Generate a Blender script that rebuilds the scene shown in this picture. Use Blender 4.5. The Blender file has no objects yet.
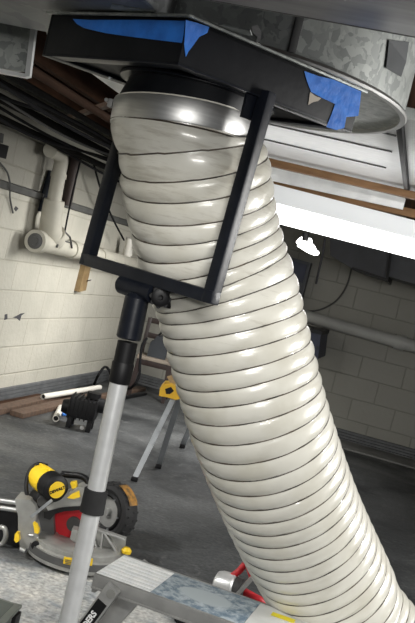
import bpy, bmesh, math, random
from mathutils import Vector as V, Matrix
from mathutils.geometry import tessellate_polygon
random.seed(7)
sc = bpy.context.scene
col = sc.collection

# ------------------------------------------------------------------ camera
F, CX, CY, H, S = 930., 207.5, 311.5, 1.35, .245
roll = math.atan(S); hy = 314 - S*(420-CX); dd_ = (CY-hy)*math.cos(roll); pitch = -math.atan(dd_/F)
uu = (420-CX)*math.cos(roll) + (314-CY)*math.sin(roll); yaw = math.atan(uu/math.hypot(F, dd_))
FW = V((-math.sin(yaw)*math.cos(pitch), math.cos(yaw)*math.cos(pitch), math.sin(pitch)))
R0 = V((math.cos(yaw), math.sin(yaw), 0)); U0 = R0.cross(FW)
cc, ss = math.cos(roll), math.sin(roll)
CAMX = cc*R0 + ss*U0; CAMY = -ss*R0 + cc*U0
EYE = V((0, 0, H))
FH = V((-math.sin(yaw), math.cos(yaw), 0))      # level forward
UP = V((0, 0, 1))
def ray(x, y): return FW + CAMX*((x-CX)/F) - CAMY*((y-CY)/F)
def P(x, y, d): return EYE + ray(x, y)*d
def PZ(x, y, z=0.): r = ray(x, y); return EYE + r*((z-H)/r.z)
def PX(x, y, X): r = ray(x, y); return EYE + r*(X/r.x)
def PY(x, y, Y): r = ray(x, y); return EYE + r*(Y/r.y)
def PP(x, y, o, n): r = ray(x, y); return EYE + r*((o-EYE).dot(n)/r.dot(n))
cam = bpy.data.cameras.new('camera'); co = bpy.data.objects.new('camera', cam); col.objects.link(co)
m = Matrix((CAMX, CAMY, -FW)).transposed().to_4x4(); m.translation = EYE; co.matrix_world = m
cam.sensor_fit = 'HORIZONTAL'; cam.sensor_width = 36; cam.lens = F/415*36; cam.clip_start = .05
sc.camera = co

# ------------------------------------------------------------------ materials
MATS = {}
def mat(name, color, rough=.5, metal=0., noise=0., nscale=8., col2=None, bump=0., bscale=40., coat=0., spec=.5,
        emit=None, estr=0., lo=.35, hi=.65, detail=5., stretch=None):
    if name in MATS: return MATS[name]
    M = bpy.data.materials.new(name); M.use_nodes = True
    nt = M.node_tree; b = nt.nodes['Principled BSDF']
    b.inputs['Base Color'].default_value = (*color, 1); b.inputs['Roughness'].default_value = rough
    b.inputs['Metallic'].default_value = metal; b.inputs['Coat Weight'].default_value = coat
    b.inputs['Specular IOR Level'].default_value = spec
    if emit: b.inputs['Emission Color'].default_value = (*emit, 1); b.inputs['Emission Strength'].default_value = estr
    tc = nt.nodes.new('ShaderNodeTexCoord'); vec = tc.outputs['Object']
    if stretch:
        mp = nt.nodes.new('ShaderNodeMapping'); mp.inputs['Scale'].default_value = stretch
        nt.links.new(vec, mp.inputs['Vector']); vec = mp.outputs['Vector']
    if col2 or noise:
        n = nt.nodes.new('ShaderNodeTexNoise'); n.inputs['Scale'].default_value = nscale; n.inputs['Detail'].default_value = detail
        nt.links.new(vec, n.inputs['Vector'])
        r = nt.nodes.new('ShaderNodeValToRGB'); r.color_ramp.elements[0].position = lo; r.color_ramp.elements[1].position = hi
        c2 = col2 or tuple(max(0, c*(1-noise)) for c in color)
        r.color_ramp.elements[0].color = (*c2, 1); r.color_ramp.elements[1].color = (*color, 1)
        nt.links.new(n.outputs['Fac'], r.inputs['Fac']); nt.links.new(r.outputs['Color'], b.inputs['Base Color'])
    if bump:
        n2 = nt.nodes.new('ShaderNodeTexNoise'); n2.inputs['Scale'].default_value = bscale; n2.inputs['Detail'].default_value = 4
        nt.links.new(vec, n2.inputs['Vector'])
        bp = nt.nodes.new('ShaderNodeBump'); bp.inputs['Strength'].default_value = bump; bp.inputs['Distance'].default_value = .01
        nt.links.new(n2.outputs['Fac'], bp.inputs['Height']); nt.links.new(bp.outputs['Normal'], b.inputs['Normal'])
    MATS[name] = M; return M

def block_mat(name, axis, base, patch, mortar, oz, oh, stain):
    """painted concrete block: 0.415 x 0.2075 running bond on the wall's own plane"""
    M = bpy.data.materials.new(name); M.use_nodes = True; nt = M.node_tree; b = nt.nodes['Principled BSDF']
    L = nt.links.new; N = nt.nodes.new
    tc = N('ShaderNodeTexCoord'); sp = N('ShaderNodeSeparateXYZ'); L(tc.outputs['Object'], sp.inputs[0])
    cb = N('ShaderNodeCombineXYZ'); L(sp.outputs[axis], cb.inputs['X']); L(sp.outputs['Z'], cb.inputs['Y'])
    mp = N('ShaderNodeMapping'); mp.inputs['Location'].default_value = (oh, 0, 0); L(cb.outputs[0], mp.inputs['Vector'])
    br = N('ShaderNodeTexBrick'); L(mp.outputs[0], br.inputs['Vector'])
    br.inputs['Scale'].default_value = 1; br.inputs['Brick Width'].default_value = .415; br.inputs['Row Height'].default_value = .2075
    br.inputs['Mortar Size'].default_value = .0075; br.inputs['Mortar Smooth'].default_value = .6
    br.inputs['Color1'].default_value = (1, 1, 1, 1); br.inputs['Color2'].default_value = (.95, .95, .95, 1); br.inputs['Mortar'].default_value = (*mortar, 1)
    no = N('ShaderNodeTexNoise'); no.inputs['Scale'].default_value = 1.3; no.inputs['Detail'].default_value = 6; L(tc.outputs['Object'], no.inputs['Vector'])
    rp = N('ShaderNodeValToRGB'); rp.color_ramp.elements[0].position = .42; rp.color_ramp.elements[1].position = .6
    rp.color_ramp.elements[0].color = (*patch, 1); rp.color_ramp.elements[1].color = (*base, 1); L(no.outputs['Fac'], rp.inputs['Fac'])
    mx = N('ShaderNodeMix'); mx.data_type = 'RGBA'; mx.blend_type = 'MULTIPLY'; mx.inputs['Factor'].default_value = 1
    src = rp.outputs['Color']
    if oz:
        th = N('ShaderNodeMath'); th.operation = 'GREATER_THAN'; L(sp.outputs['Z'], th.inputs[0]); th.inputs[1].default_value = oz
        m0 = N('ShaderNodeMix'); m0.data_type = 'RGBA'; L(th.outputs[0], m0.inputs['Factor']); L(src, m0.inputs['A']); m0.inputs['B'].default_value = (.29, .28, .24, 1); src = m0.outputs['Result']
    L(src, mx.inputs['A']); L(br.outputs['Color'], mx.inputs['B'])
    L(mx.outputs['Result'], b.inputs['Base Color']); b.inputs['Roughness'].default_value = .7
    n2 = N('ShaderNodeTexNoise'); n2.inputs['Scale'].default_value = 30; n2.inputs['Detail'].default_value = 5; L(tc.outputs['Object'], n2.inputs['Vector'])
    ad = N('ShaderNodeMath'); ad.operation = 'MULTIPLY_ADD'; L(br.outputs['Fac'], ad.inputs[0]); ad.inputs[1].default_value = -1.; L(n2.outputs['Fac'], ad.inputs[2])
    bp = N('ShaderNodeBump'); bp.inputs['Strength'].default_value = .6; bp.inputs['Distance'].default_value = .008
    L(ad.outputs[0], bp.inputs['Height']); L(bp.outputs['Normal'], b.inputs['Normal'])
    return M

def floor_mat():
    M = bpy.data.materials.new('worn_concrete'); M.use_nodes = True; nt = M.node_tree; b = nt.nodes['Principled BSDF']
    L = nt.links.new; N = nt.nodes.new
    tc = N('ShaderNodeTexCoord'); O = tc.outputs['Object']
    def noise(s, d, dist=0):
        n = N('ShaderNodeTexNoise'); n.inputs['Scale'].default_value = s; n.inputs['Detail'].default_value = d
        n.inputs['Distortion'].default_value = dist; L(O, n.inputs['Vector']); return n.outputs['Fac']
    def ramp(f, a, ca, c, cc_):
        r = N('ShaderNodeValToRGB'); e = r.color_ramp.elements; e[0].position = a; e[1].position = c
        e[0].color = (*ca, 1); e[1].color = (*cc_, 1); L(f, r.inputs['Fac']); return r.outputs['Color']
    def mix(f, a, c):
        x = N('ShaderNodeMix'); x.data_type = 'RGBA'; L(f, x.inputs['Factor']); L(a, x.inputs['A']); L(c, x.inputs['B']); return x.outputs['Result']
    base = ramp(noise(1.2, 8, .6), .35, (.018, .020, .022), .68, (.10, .104, .106))
    dust = ramp(noise(9, 9, 1.), .3, (.25, .275, .30), .75, (.60, .58, .53))
    # dusty swept-about patch of floor round the saw
    sp = N('ShaderNodeSeparateXYZ'); L(O, sp.inputs[0])
    def dist(cx, cy, k):
        v = N('ShaderNodeVectorMath'); v.operation = 'DISTANCE'; L(O, v.inputs[0]); v.inputs[1].default_value = (cx, cy, 0)
        a = N('ShaderNodeMath'); a.operation = 'MULTIPLY_ADD'; L(v.outputs['Value'], a.inputs[0]); a.inputs[1].default_value = -1/k; a.inputs[2].default_value = 1
        return a.outputs[0]
    a = N('ShaderNodeMath'); a.operation = 'MULTIPLY_ADD'; L(noise(2.6, 8, .5), a.inputs[0]); a.inputs[1].default_value = 1.4; a.inputs[2].default_value = -.72
    a2 = N('ShaderNodeMath'); a2.operation = 'ADD'; L(a.outputs[0], a2.inputs[0]); L(dist(-1.0, 2.9, 1.15), a2.inputs[1])
    f = ramp(a2.outputs[0], .02, (0, 0, 0), .42, (1, 1, 1))
    c = mix(f, base, dust)
    gr = ramp(noise(55, 8, .5), .3, (.55, .55, .55), .7, (1.35, 1.35, 1.35))
    gx = N('ShaderNodeMix'); gx.data_type = 'RGBA'; gx.blend_type = 'MULTIPLY'; gx.inputs['Factor'].default_value = 1; L(c, gx.inputs['A']); L(gr, gx.inputs['B']); c = gx.outputs['Result']
    sc_ = ramp(noise(14, 10, 2.), .56, (0, 0, 0), .72, (1, 1, 1))
    lt = N('ShaderNodeRGB'); lt.outputs[0].default_value = (.24, .24, .235, 1)
    m3 = N('ShaderNodeMath'); m3.operation = 'MULTIPLY'; L(sc_, m3.inputs[0]); m3.inputs[1].default_value = .35
    c = mix(m3.outputs[0], c, lt.outputs[0])
    L(c, b.inputs['Base Color'])
    rr = N('ShaderNodeMapRange'); L(noise(3, 6), rr.inputs['Value']); rr.inputs['From Min'].default_value = .3; rr.inputs['From Max'].default_value = .7
    rr.inputs['To Min'].default_value = .35; rr.inputs['To Max'].default_value = .7; L(rr.outputs[0], b.inputs['Roughness'])
    bp = N('ShaderNodeBump'); bp.inputs['Strength'].default_value = .25; bp.inputs['Distance'].default_value = .01
    L(noise(35, 6), bp.inputs['Height']); L(bp.outputs['Normal'], b.inputs['Normal'])
    return M

def galv_mat(name, c1, c2, rough=.38, metal=.75, scale=28.):
    """spangled zinc"""
    M = bpy.data.materials.new(name); M.use_nodes = True; nt = M.node_tree; b = nt.nodes['Principled BSDF']
    L = nt.links.new; N = nt.nodes.new
    tc = N('ShaderNodeTexCoord'); v = N('ShaderNodeTexVoronoi'); v.inputs['Scale'].default_value = scale; v.inputs['Randomness'].default_value = 1
    n = N('ShaderNodeTexNoise'); n.inputs['Scale'].default_value = 12; n.inputs['Detail'].default_value = 4; L(tc.outputs['Object'], n.inputs['Vector'])
    mx = N('ShaderNodeMix'); mx.data_type = 'VECTOR'; mx.inputs['Factor'].default_value = .12; L(tc.outputs['Object'], mx.inputs['A']); L(n.outputs['Color'], mx.inputs['B'])
    L(mx.outputs['Result'], v.inputs['Vector'])
    r = N('ShaderNodeValToRGB'); r.color_ramp.elements[0].color = (*c1, 1); r.color_ramp.elements[1].color = (*c2, 1)
    L(v.outputs['Color'], r.inputs['Fac']); L(r.outputs['Color'], b.inputs['Base Color'])
    b.inputs['Metallic'].default_value = metal; b.inputs['Roughness'].default_value = rough
    return M

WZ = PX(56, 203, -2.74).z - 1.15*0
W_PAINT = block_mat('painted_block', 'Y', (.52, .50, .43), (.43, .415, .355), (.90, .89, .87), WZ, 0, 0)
W_GREY = block_mat('grey_painted_block', 'X', (.285, .28, .25), (.26, .255, .225), (.80, .80, .80), 0, 0, 0)
FLOOR = floor_mat()
GALV = galv_mat('galvanised_steel', (.20, .215, .21), (.46, .48, .46), .42, .35, 48.)
GALV_D = galv_mat('dull_galvanised_steel', (.15, .155, .16), (.26, .27, .27), .45, .4, 18)
SHEET = mat('bright_sheet_metal', (.92, .93, .93), .35, .2, noise=.12, nscale=14, stretch=(1, 5, 1))
BLACK_P = mat('black_paint', (.004, .0055, .010), .35, col2=(.008, .010, .016), nscale=18, bump=.05, spec=.35)
BOX_P = mat('black_box_paint', (.0035, .004, .006), .5, col2=(.008, .009, .011), nscale=9, bump=.06, spec=.2)
BLACK = mat('black_plastic', (.006, .006, .007), .5, noise=.3, spec=.3)
RUBBER = mat('black_rubber', (.016, .016, .017), .75, noise=.3, bump=.2)
TAPE = mat('blue_masking_tape', (.02, .17, .62), .55, col2=(.015, .12, .47), nscale=22, bump=.35, bscale=35)
HOSE0 = mat('cream_vinyl', (.66, .645, .58), .3, col2=(.57, .55, .475), nscale=9, bump=.10, bscale=14, coat=.35, spec=.55, lo=.3, hi=.55)
def hose_mat():
    M = HOSE0; nt = M.node_tree; b = nt.nodes['Principled BSDF']; L = nt.links.new; N = nt.nodes.new
    src = b.inputs['Base Color'].links[0].from_socket
    tc = N('ShaderNodeTexCoord'); mp = N('ShaderNodeMapping'); mp.inputs['Scale'].default_value = (5, 5, 42); mp.inputs['Rotation'].default_value = (0, .12, 0); L(tc.outputs['Object'], mp.inputs['Vector'])
    n = N('ShaderNodeTexNoise'); n.inputs['Scale'].default_value = 1.6; n.inputs['Detail'].default_value = 8; n.inputs['Roughness'].default_value = .7; L(mp.outputs[0], n.inputs['Vector'])
    sx = N('ShaderNodeSeparateXYZ'); L(tc.outputs['Object'], sx.inputs[0])
    g = N('ShaderNodeMapRange'); L(sx.outputs['Z'], g.inputs['Value']); g.inputs['From Min'].default_value = .9; g.inputs['From Max'].default_value = 1.65; g.inputs['To Min'].default_value = -.10; g.inputs['To Max'].default_value = .09
    a = N('ShaderNodeMath'); L(n.outputs['Fac'], a.inputs[0]); L(g.outputs[0], a.inputs[1])
    r_ = N('ShaderNodeValToRGB'); e = r_.color_ramp.elements; e[0].position = .56; e[0].color = (0, 0, 0, 1); e[1].position = .86; e[1].color = (.75, .75, .75, 1); L(a.outputs[0], r_.inputs['Fac'])
    x = N('ShaderNodeMix'); x.data_type = 'RGBA'; L(r_.outputs['Color'], x.inputs['Factor']); L(src, x.inputs['A']); x.inputs['B'].default_value = (.26, .22, .165, 1)
    L(x.outputs['Result'], b.inputs['Base Color']); return M
HOSE = hose_mat()
WIRE = mat('dark_wire', (.035, .032, .028), .5, col2=(.09, .07, .05), nscale=20)
STEEL = mat('brushed_steel', (.62, .62, .61), .42, 1., noise=.18, nscale=10, stretch=(1, 1, 12))
ALU = mat('aluminium_tube', (.72, .73, .73), .38, .4, noise=.1, nscale=30)
ALU_D = mat('dull_aluminium', (.42, .42, .41), .45, .6, noise=.2, nscale=20)
CAST = mat('cast_grey_metal', (.36, .36, .34), .42, .5, noise=.2, nscale=20)
CAST_D = mat('dark_grey_metal', (.10, .10, .10), .5, .4, noise=.2)
ZINC = mat('zinc_plate', (.45, .47, .49), .38, .8, noise=.2)
YEL = mat('yellow_plastic', (.82, .55, .02), .4, noise=.12)
YEL_D = mat('ochre_yellow_plastic', (.62, .36, .02), .5, noise=.2)
RED = mat('red_paint', (.62, .02, .03), .45, noise=.2, nscale=14)
PVC = mat('white_pvc', (.70, .68, .62), .4, noise=.12, nscale=6)
PVC_C = mat('painted_cream_pipe', (.47, .45, .38), .5, noise=.15, nscale=8)
PVC_G = mat('grey_painted_pipe', (.42, .42, .40), .5, noise=.15, nscale=5)
WOOD_D = mat('dark_joist_wood', (.06, .03, .018), .75, col2=(.03, .016, .010), nscale=5, stretch=(6, 1, 6), bump=.1, spec=.08)
WOOD_C = mat('dark_subfloor_wood', (.028, .017, .012), .8, col2=(.014, .009, .007), nscale=3, spec=.08)
WOOD_B = mat('brown_wood', (.125, .078, .052), .7, col2=(.065, .04, .028), nscale=6, stretch=(8, 8, 1))
WOOD_F = mat('furring_wood', (.26, .14, .06), .65, col2=(.17, .085, .035), nscale=5, stretch=(1, 8, 8))
WOOD_T = mat('tan_wood', (.30, .21, .10), .6, col2=(.20, .13, .06), nscale=10)
CHAIRW = mat('dark_mahogany', (.020, .009, .007), .45, noise=.3)
SEAT = mat('tan_seat', (.24, .20, .16), .7, noise=.2)
DPIPE = mat('dark_pipe', (.006, .0055, .005), .8, spec=.08, noise=.4)
CABLE = mat('dark_cable', (.008, .008, .009), .8, spec=.15)
CABLE_G = mat('grey_cable', (.09, .09, .088), .8, spec=.1)
COVE = mat('grey_cove_base', (.11, .115, .12), .6, noise=.3, nscale=12)
CONC = mat('pale_concrete', (.20, .20, .19), .8, noise=.3, nscale=6, bump=.2)
TUBE_E = mat('fluorescent_diffuser', (.9, .92, .95), .4, emit=(1., .99, .97), estr=5.)
BULB_E = mat('lit_bulb', (.9, .9, .9), .4, emit=(1., .98, .94), estr=5.)
HOUS = mat('white_enamel', (.84, .87, .90), .35)
DGREY = mat('dark_grey_metal_sheet', (.055, .058, .066), .55, noise=.2)
NAVY = mat('navy_plastic', (.012, .018, .05), .45, noise=.3)
TRAYM = mat('grey_green_plastic', (.16, .175, .155), .5, noise=.2, nscale=10)
GREYM = mat('grey_bag_fabric', (.028, .032, .038), .8, noise=.3)
CHIP = mat('bare_primer', (.38, .34, .29), .8)
FOILT = mat('foil_tape', (.09, .095, .10), .45, .5, noise=.3)
def deck_mat():
    M = bpy.data.materials.new('dusty_deck'); M.use_nodes = True; nt = M.node_tree; b = nt.nodes['Principled BSDF']; L = nt.links.new; N = nt.nodes.new
    tc = N('ShaderNodeTexCoord'); n = N('ShaderNodeTexNoise'); n.inputs['Scale'].default_value = 34; n.inputs['Detail'].default_value = 10; n.inputs['Roughness'].default_value = .7; n.inputs['Distortion'].default_value = .3
    L(tc.outputs['Object'], n.inputs['Vector'])
    r = N('ShaderNodeValToRGB'); e = r.color_ramp.elements; e[0].position = .40; e[0].color = (.13, .19, .25, 1); e[1].position = .62; e[1].color = (.50, .56, .60, 1); L(n.outputs['Fac'], r.inputs['Fac'])
    # a wiped oval stain
    mp = N('ShaderNodeMapping'); mp.inputs['Location'].default_value = (.09*8.5, 0, 0); mp.inputs['Scale'].default_value = (8.5, 13, 0); L(tc.outputs['Object'], mp.inputs['Vector'])
    v = N('ShaderNodeVectorMath'); v.operation = 'LENGTH'; L(mp.outputs[0], v.inputs[0])
    a = N('ShaderNodeMath'); a.operation = 'MULTIPLY_ADD'; L(n.outputs['Fac'], a.inputs[0]); a.inputs[1].default_value = .6; L(v.outputs['Value'], a.inputs[2])
    r2 = N('ShaderNodeValToRGB'); e = r2.color_ramp.elements; e[0].position = .95; e[0].color = (1, 1, 1, 1); e[1].position = 1.12; e[1].color = (0, 0, 0, 1); L(a.outputs[0], r2.inputs['Fac'])
    x = N('ShaderNodeMix'); x.data_type = 'RGBA'; L(r2.outputs['Color'], x.inputs['Factor']); L(r.outputs['Color'], x.inputs['A']); x.inputs['B'].default_value = (.47, .53, .56, 1)
    L(x.outputs['Result'], b.inputs['Base Color']); b.inputs['Roughness'].default_value = .6
    return M
DECK = deck_mat()
TREAD = mat('dusty_white_tread', (.88, .88, .87), .6, col2=(.74, .76, .77), nscale=30)
ENDW = mat('white_end_cap', (.78, .79, .78), .5, noise=.12, nscale=20)

# ------------------------------------------------------------------ mesh helpers
def frame(d):
    d = d.normalized(); a = V((0, 0, 1)) if abs(d.z) < .95 else V((1, 0, 0))
    x = a.cross(d).normalized(); return x, d.cross(x).normalized(), d
class MB:
    def __init__(s): s.bm = bmesh.new()
    def face(s, vs):
        try: return s.bm.faces.new(vs)
        except ValueError: return None
    def box(s, c, size, ax=None, bev=0.):
        ax = ax or (V((1, 0, 0)), V((0, 1, 0)), V((0, 0, 1)))
        b2 = bmesh.new(); bmesh.ops.create_cube(b2, size=1)
        for v in b2.verts: v.co = V((v.co.x*size[0], v.co.y*size[1], v.co.z*size[2]))
        if bev: bmesh.ops.bevel(b2, geom=b2.edges[:], offset=bev, segments=2, affect='EDGES', profile=.6)
        for v in b2.verts: v.co = V(c) + ax[0]*v.co.x + ax[1]*v.co.y + ax[2]*v.co.z
        s.add(b2); return s
    def add(s, b2):
        b2.normal_update()
        mp = {v: s.bm.verts.new(v.co) for v in b2.verts}
        for f in b2.faces: s.face([mp[v] for v in f.verts])
        b2.free()
    def loft(s, rings, caps=True, closed=False):
        R = [[s.bm.verts.new(p) for p in r] for r in rings]; n = len(R[0])
        for a, b in (list(zip(R, R[1:])) + ([(R[-1], R[0])] if closed else [])):
            for i in range(n): s.face((a[i], a[(i+1) % n], b[(i+1) % n], b[i]))
        if caps and not closed: s.face(R[0][::-1]); s.face(R[-1])
        return s
    def cyl(s, a, b, r, r2=None, n=20):
        a, b = V(a), V(b); x, y, _ = frame(b-a); r2 = r if r2 is None else r2
        return s.loft([[p + x*(q*math.cos(t)) + y*(q*math.sin(t)) for t in [2*math.pi*i/n for i in range(n)]] for p, q in ((a, r), (b, r2))])
    def lathe(s, o, axis, prof, n=32):
        """prof: (distance along axis, radius); closed at both ends"""
        x, y, d = frame(axis)
        return s.loft([[V(o) + d*h + x*(max(r, 1e-4)*math.cos(t)) + y*(max(r, 1e-4)*math.sin(t)) for t in [2*math.pi*i/n for i in range(n)]] for h, r in prof])
    def ring(s, o, axis, prof, n=32):
        """closed ring section"""
        x, y, d = frame(axis)
        return s.loft([[V(o) + d*h + x*(r*math.cos(t)) + y*(r*math.sin(t)) for t in [2*math.pi*i/n for i in range(n)]] for h, r in prof], closed=True)
    def tube(s, pts, r, n=10, sm=6, caps=True):
        pts = [V(p) for p in pts]
        if sm and len(pts) > 2: pts = spline(pts, sm)
        rings = []; x = None
        for i, p in enumerate(pts):
            d = (pts[min(i+1, len(pts)-1)] - pts[max(i-1, 0)]).normalized()
            if x is None: x, y, _ = frame(d)
            else: x = (x - d*x.dot(d)).normalized(); y = d.cross(x)
            rr = r(i/(len(pts)-1)) if callable(r) else r
            rings.append([p + x*(rr*math.cos(t)) + y*(rr*math.sin(t)) for t in [2*math.pi*k/n for k in range(n)]])
        return s.loft(rings, caps)
    def prism(s, poly, ext):
        poly = [V(p) for p in poly]; ext = V(ext)
        a = [s.bm.verts.new(p) for p in poly]; b = [s.bm.verts.new(p+ext) for p in poly]; n = len(a)
        for t in tessellate_polygon([poly]): s.face([a[i] for i in t]); s.face([b[i] for i in t][::-1])
        for i in range(n): s.face((a[i], a[(i+1) % n], b[(i+1) % n], b[i]))
        return s
    def bar(s, a, b, w, h, side=None, bev=0.):
        """rectangular bar from a to b; w along side, h across"""
        a, b = V(a), V(b); d = (b-a).normalized()
        sx = side or UP; sx = (V(sx) - d*V(sx).dot(d)).normalized(); sy = d.cross(sx)
        return s.box((a+b)/2, (w, h, (b-a).length), (sx, sy, d), bev)
    def build(s, name, m, parent=None, smooth=True, angle=35):
        bm = s.bm; bmesh.ops.recalc_face_normals(bm, faces=bm.faces[:])
        me = bpy.data.meshes.new(name); off = wloc(parent)
        if parent is None and name not in KEEP:
            cs = [v.co for v in bm.verts]
            off = V(((min(c.x for c in cs)+max(c.x for c in cs))/2, (min(c.y for c in cs)+max(c.y for c in cs))/2, min(c.z for c in cs)))
        for v in bm.verts: v.co -= off
        bm.to_mesh(me); bm.free(); me.materials.append(m)
        if smooth: me.shade_smooth(); me.set_sharp_from_angle(angle=math.radians(angle))
        o = bpy.data.objects.new(name, me); col.objects.link(o)
        if parent: o.parent = parent
        else: o.location = off
        return o
KEEP = {'floor', 'ceiling', 'wall_left', 'wall_back'}
def wloc(o):
    v = V((0, 0, 0))
    while o: v += o.location; o = o.parent
    return v
def spline(pts, k):
    out = []; n = len(pts)
    for i in range(n-1):
        p0 = pts[max(i-1, 0)]; p1 = pts[i]; p2 = pts[i+1]; p3 = pts[min(i+2, n-1)]
        for j in range(k):
            t = j/k; t2 = t*t; t3 = t2*t
            out.append(.5*((2*p1) + (p2-p0)*t + (2*p0-5*p1+4*p2-p3)*t2 + (-p0+3*p1-3*p2+p3)*t3))
    out.append(pts[-1]); return out
def tag(o, label, cat, group=None):
    o['label'] = label; o['category'] = cat
    if group: o['group'] = group
    return o
def thing(name, loc, label, cat, group=None):
    o = bpy.data.objects.new(name, None); col.objects.link(o); o.location = loc; o.empty_display_size = .1
    return tag(o, label, cat, group)
def struct(o): o['kind'] = 'structure'; return o
def text(name, body, m, parent, origin, xa, ya, size, depth=.0006, align='CENTER', bold=.0):
    cu = bpy.data.curves.new(name, 'FONT'); cu.body = body; cu.size = size; cu.align_x = align; cu.align_y = 'CENTER'; cu.extrude = depth; cu.offset = bold
    t = bpy.data.objects.new(name+'_tmp', cu); col.objects.link(t); bpy.context.view_layer.update()
    me = bpy.data.meshes.new_from_object(t.evaluated_get(bpy.context.evaluated_depsgraph_get()))
    bpy.data.objects.remove(t); xa = V(xa).normalized(); za = xa.cross(V(ya)).normalized(); ya = za.cross(xa)
    M = Matrix((xa, ya, za)).transposed().to_4x4(); M.translation = V(origin) - wloc(parent); me.transform(M)
    me.materials.append(m); me.name = name; o = bpy.data.objects.new(name, me); col.objects.link(o); o.parent = parent; return o
def pxpoly(pts, d): return [P(x, y, d) for x, y in pts]
def arc(c, r, a0, a1, n, x, y): return [V(c) + x*(r*math.cos(a0+(a1-a0)*i/n)) + y*(r*math.sin(a0+(a1-a0)*i/n)) for i in range(n+1)]

# ------------------------------------------------------------------ the room
LX, BY, CZ = -2.74, 8.95, 2.25
struct(MB().box((1., 4.2, -.05), (8.4, 10.4, .1)).build('floor', FLOOR))
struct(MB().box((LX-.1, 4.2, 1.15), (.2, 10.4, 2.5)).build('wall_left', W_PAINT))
struct(MB().box((1., BY+.1, 1.15), (8., .2, 2.5)).build('wall_back', W_GREY))
struct(MB().box((1., 4.2, CZ+.05), (8.4, 10.4, .1)).build('ceiling', WOOD_C))
def cove(name, a, b, nrm):
    mb = MB(); d = b-a
    for k in range(4):
        z0 = .004+k*.026; mb.prism([a+UP*z0, a+UP*z0+nrm*(.035-.006*k), a+UP*(z0+.02)+nrm*(.033-.006*k), a+UP*(z0+.026)], d)
    return struct(mb.build(name, COVE))
cove('baseboard_left', V((LX, 1.2, 0)), V((LX, BY, 0)), V((1, 0, 0)))
cove('baseboard_back', V((LX, BY, 0)), V((4.6, BY, 0)), V((0, -1, 0)))
# ledge where block sits on the foundation, left wall
z1 = PX(0, 184, LX).z; z2 = PX(112, 221, LX).z
struct(MB().prism([V((LX, 1.5, z1-.025)), V((LX+.03, 1.5, z1-.02)), V((LX+.035, 1.5, z1+.02)), V((LX, 1.5, z1+.03))], V((0, 7.4, 0))).build('trim_1', mat('ledge_grey', (.09, .09, .085), .8, noise=.3)))
struct(MB().box((1.5, BY-.26, .008), (6.2, .44, .016), bev=.004).build('trim_2', CONC))
# joists, running away from the camera under the left of the ceiling
for i in range(6):
    x = -2.3+i*.41
    struct(MB().box((x, 6.1, CZ-.11), (.045, 5.6, .22)).build('ceiling_joist', WOOD_D))

# ------------------------------------------------------------------ black box under the ducts
bz = P(178, 64, 2.1).z
A = P(178, 64, 2.1); Bc = PZ(42, 55, bz); Dc = PZ(352, 132, bz)
e1 = (A-Bc); L1 = e1.length; e1.normalize()           # left far -> near corner
e2 = (Dc-A); L2 = e2.length; e2.normalize()
BH = .108
C0 = A - e1*(L1/2) + e2*(L2/2)
bx = thing('duct_adapter_box', C0, 'flat black metal box with peeling blue masking tape under the silver ducts', 'box')
mb = MB(); t = .012
mb.box(C0+UP*(BH-.006), (L1, L2, .012), (e1, e2, UP), .002)
for sgn in (-1, 1):
    mb.box(C0+e1*(sgn*(L1/2-t/2))+UP*(BH/2), (t, L2, BH), (e1, e2, UP), .002)
    mb.box(C0+e2*(sgn*(L2/2-t/2))+UP*(BH/2), (L1-.002, t, BH), (e1, e2, UP), .002)
mb.box(C0+UP*.012, (L1-.01, L2-.01, .01), (e1, e2, UP))
mb.build('box_body', BOX_P, bx)
mb = MB()                                               # return lip round the underside
for sgn in (-1, 1):
    mb.box(C0+e1*(sgn*(L1/2-.02))+UP*.001, (.04, L2, .006), (e1, e2, UP), .001)
    mb.box(C0+e2*(sgn*(L2/2-.02))+UP*.0015, (L1, .04, .006), (e1, e2, UP), .001)
mb.build('bottom_flange', BLACK_P, bx)
hs = P(183, 105, 2.40)                                   # hose mouth
HA = C0 - UP*.0
mb = MB(); mb.ring(V((C0.x, C0.y, bz)), UP, [(-.003, .205), (.004, .205), (.004, .15), (-.003, .15)], 48)
mb.build('outlet_flange', BLACK_P, bx)
for px, py in ((165, 79), (186, 84), (231, 108), (246, 103), (110, 78)):
    q = PZ(px, py, bz-.003); MB().lathe(q+UP*.002, -UP, [(0, .006), (.005, .006), (.007, .003)], 10).build('bolt', ZINC, bx)
def facepoly(pts, n, o, th, off=.0005):
    return [PP(x, y, o+n*off, n) for x, y in pts], n*th
nL = e1.cross(UP).normalized(); nL = nL if nL.dot(e2) < 0 else -nL
nR = e2.cross(UP).normalized(); nR = nR if nR.dot(e1) > 0 else -nR
oL = A; oR = A
def tape(pts, n, o, m=TAPE, name='blue_tape'):
    p, e = facepoly(pts, n, o, .0012); return MB().prism(p, e).build(name, m, bx, smooth=False)
tape([(73, 19), (90, 20), (120, 20), (150, 20), (185, 21), (184, 32), (182, 43), (165, 41), (140, 38), (118, 35), (105, 33), (92, 30), (84, 28), (77, 24)], nL, oL)
tape([(185.5, 20), (197, 23), (209, 27), (207, 33), (199, 37), (194, 44), (188, 52), (185.5, 57), (184, 44), (185, 32)], nR, oR)
tape([(304, 71), (318, 76), (335, 80), (350, 85), (361, 91), (360, 102), (358, 116), (346, 117), (344, 128), (336, 130), (326, 127), (331, 115), (335, 104), (322, 98), (311, 92), (307, 82)], nR, oR)
tape([(310, 92), (315, 96), (321, 98), (318, 101), (313, 102), (308, 105), (309, 98)], nR, oR, CHIP, 'bare_patch')
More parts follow.
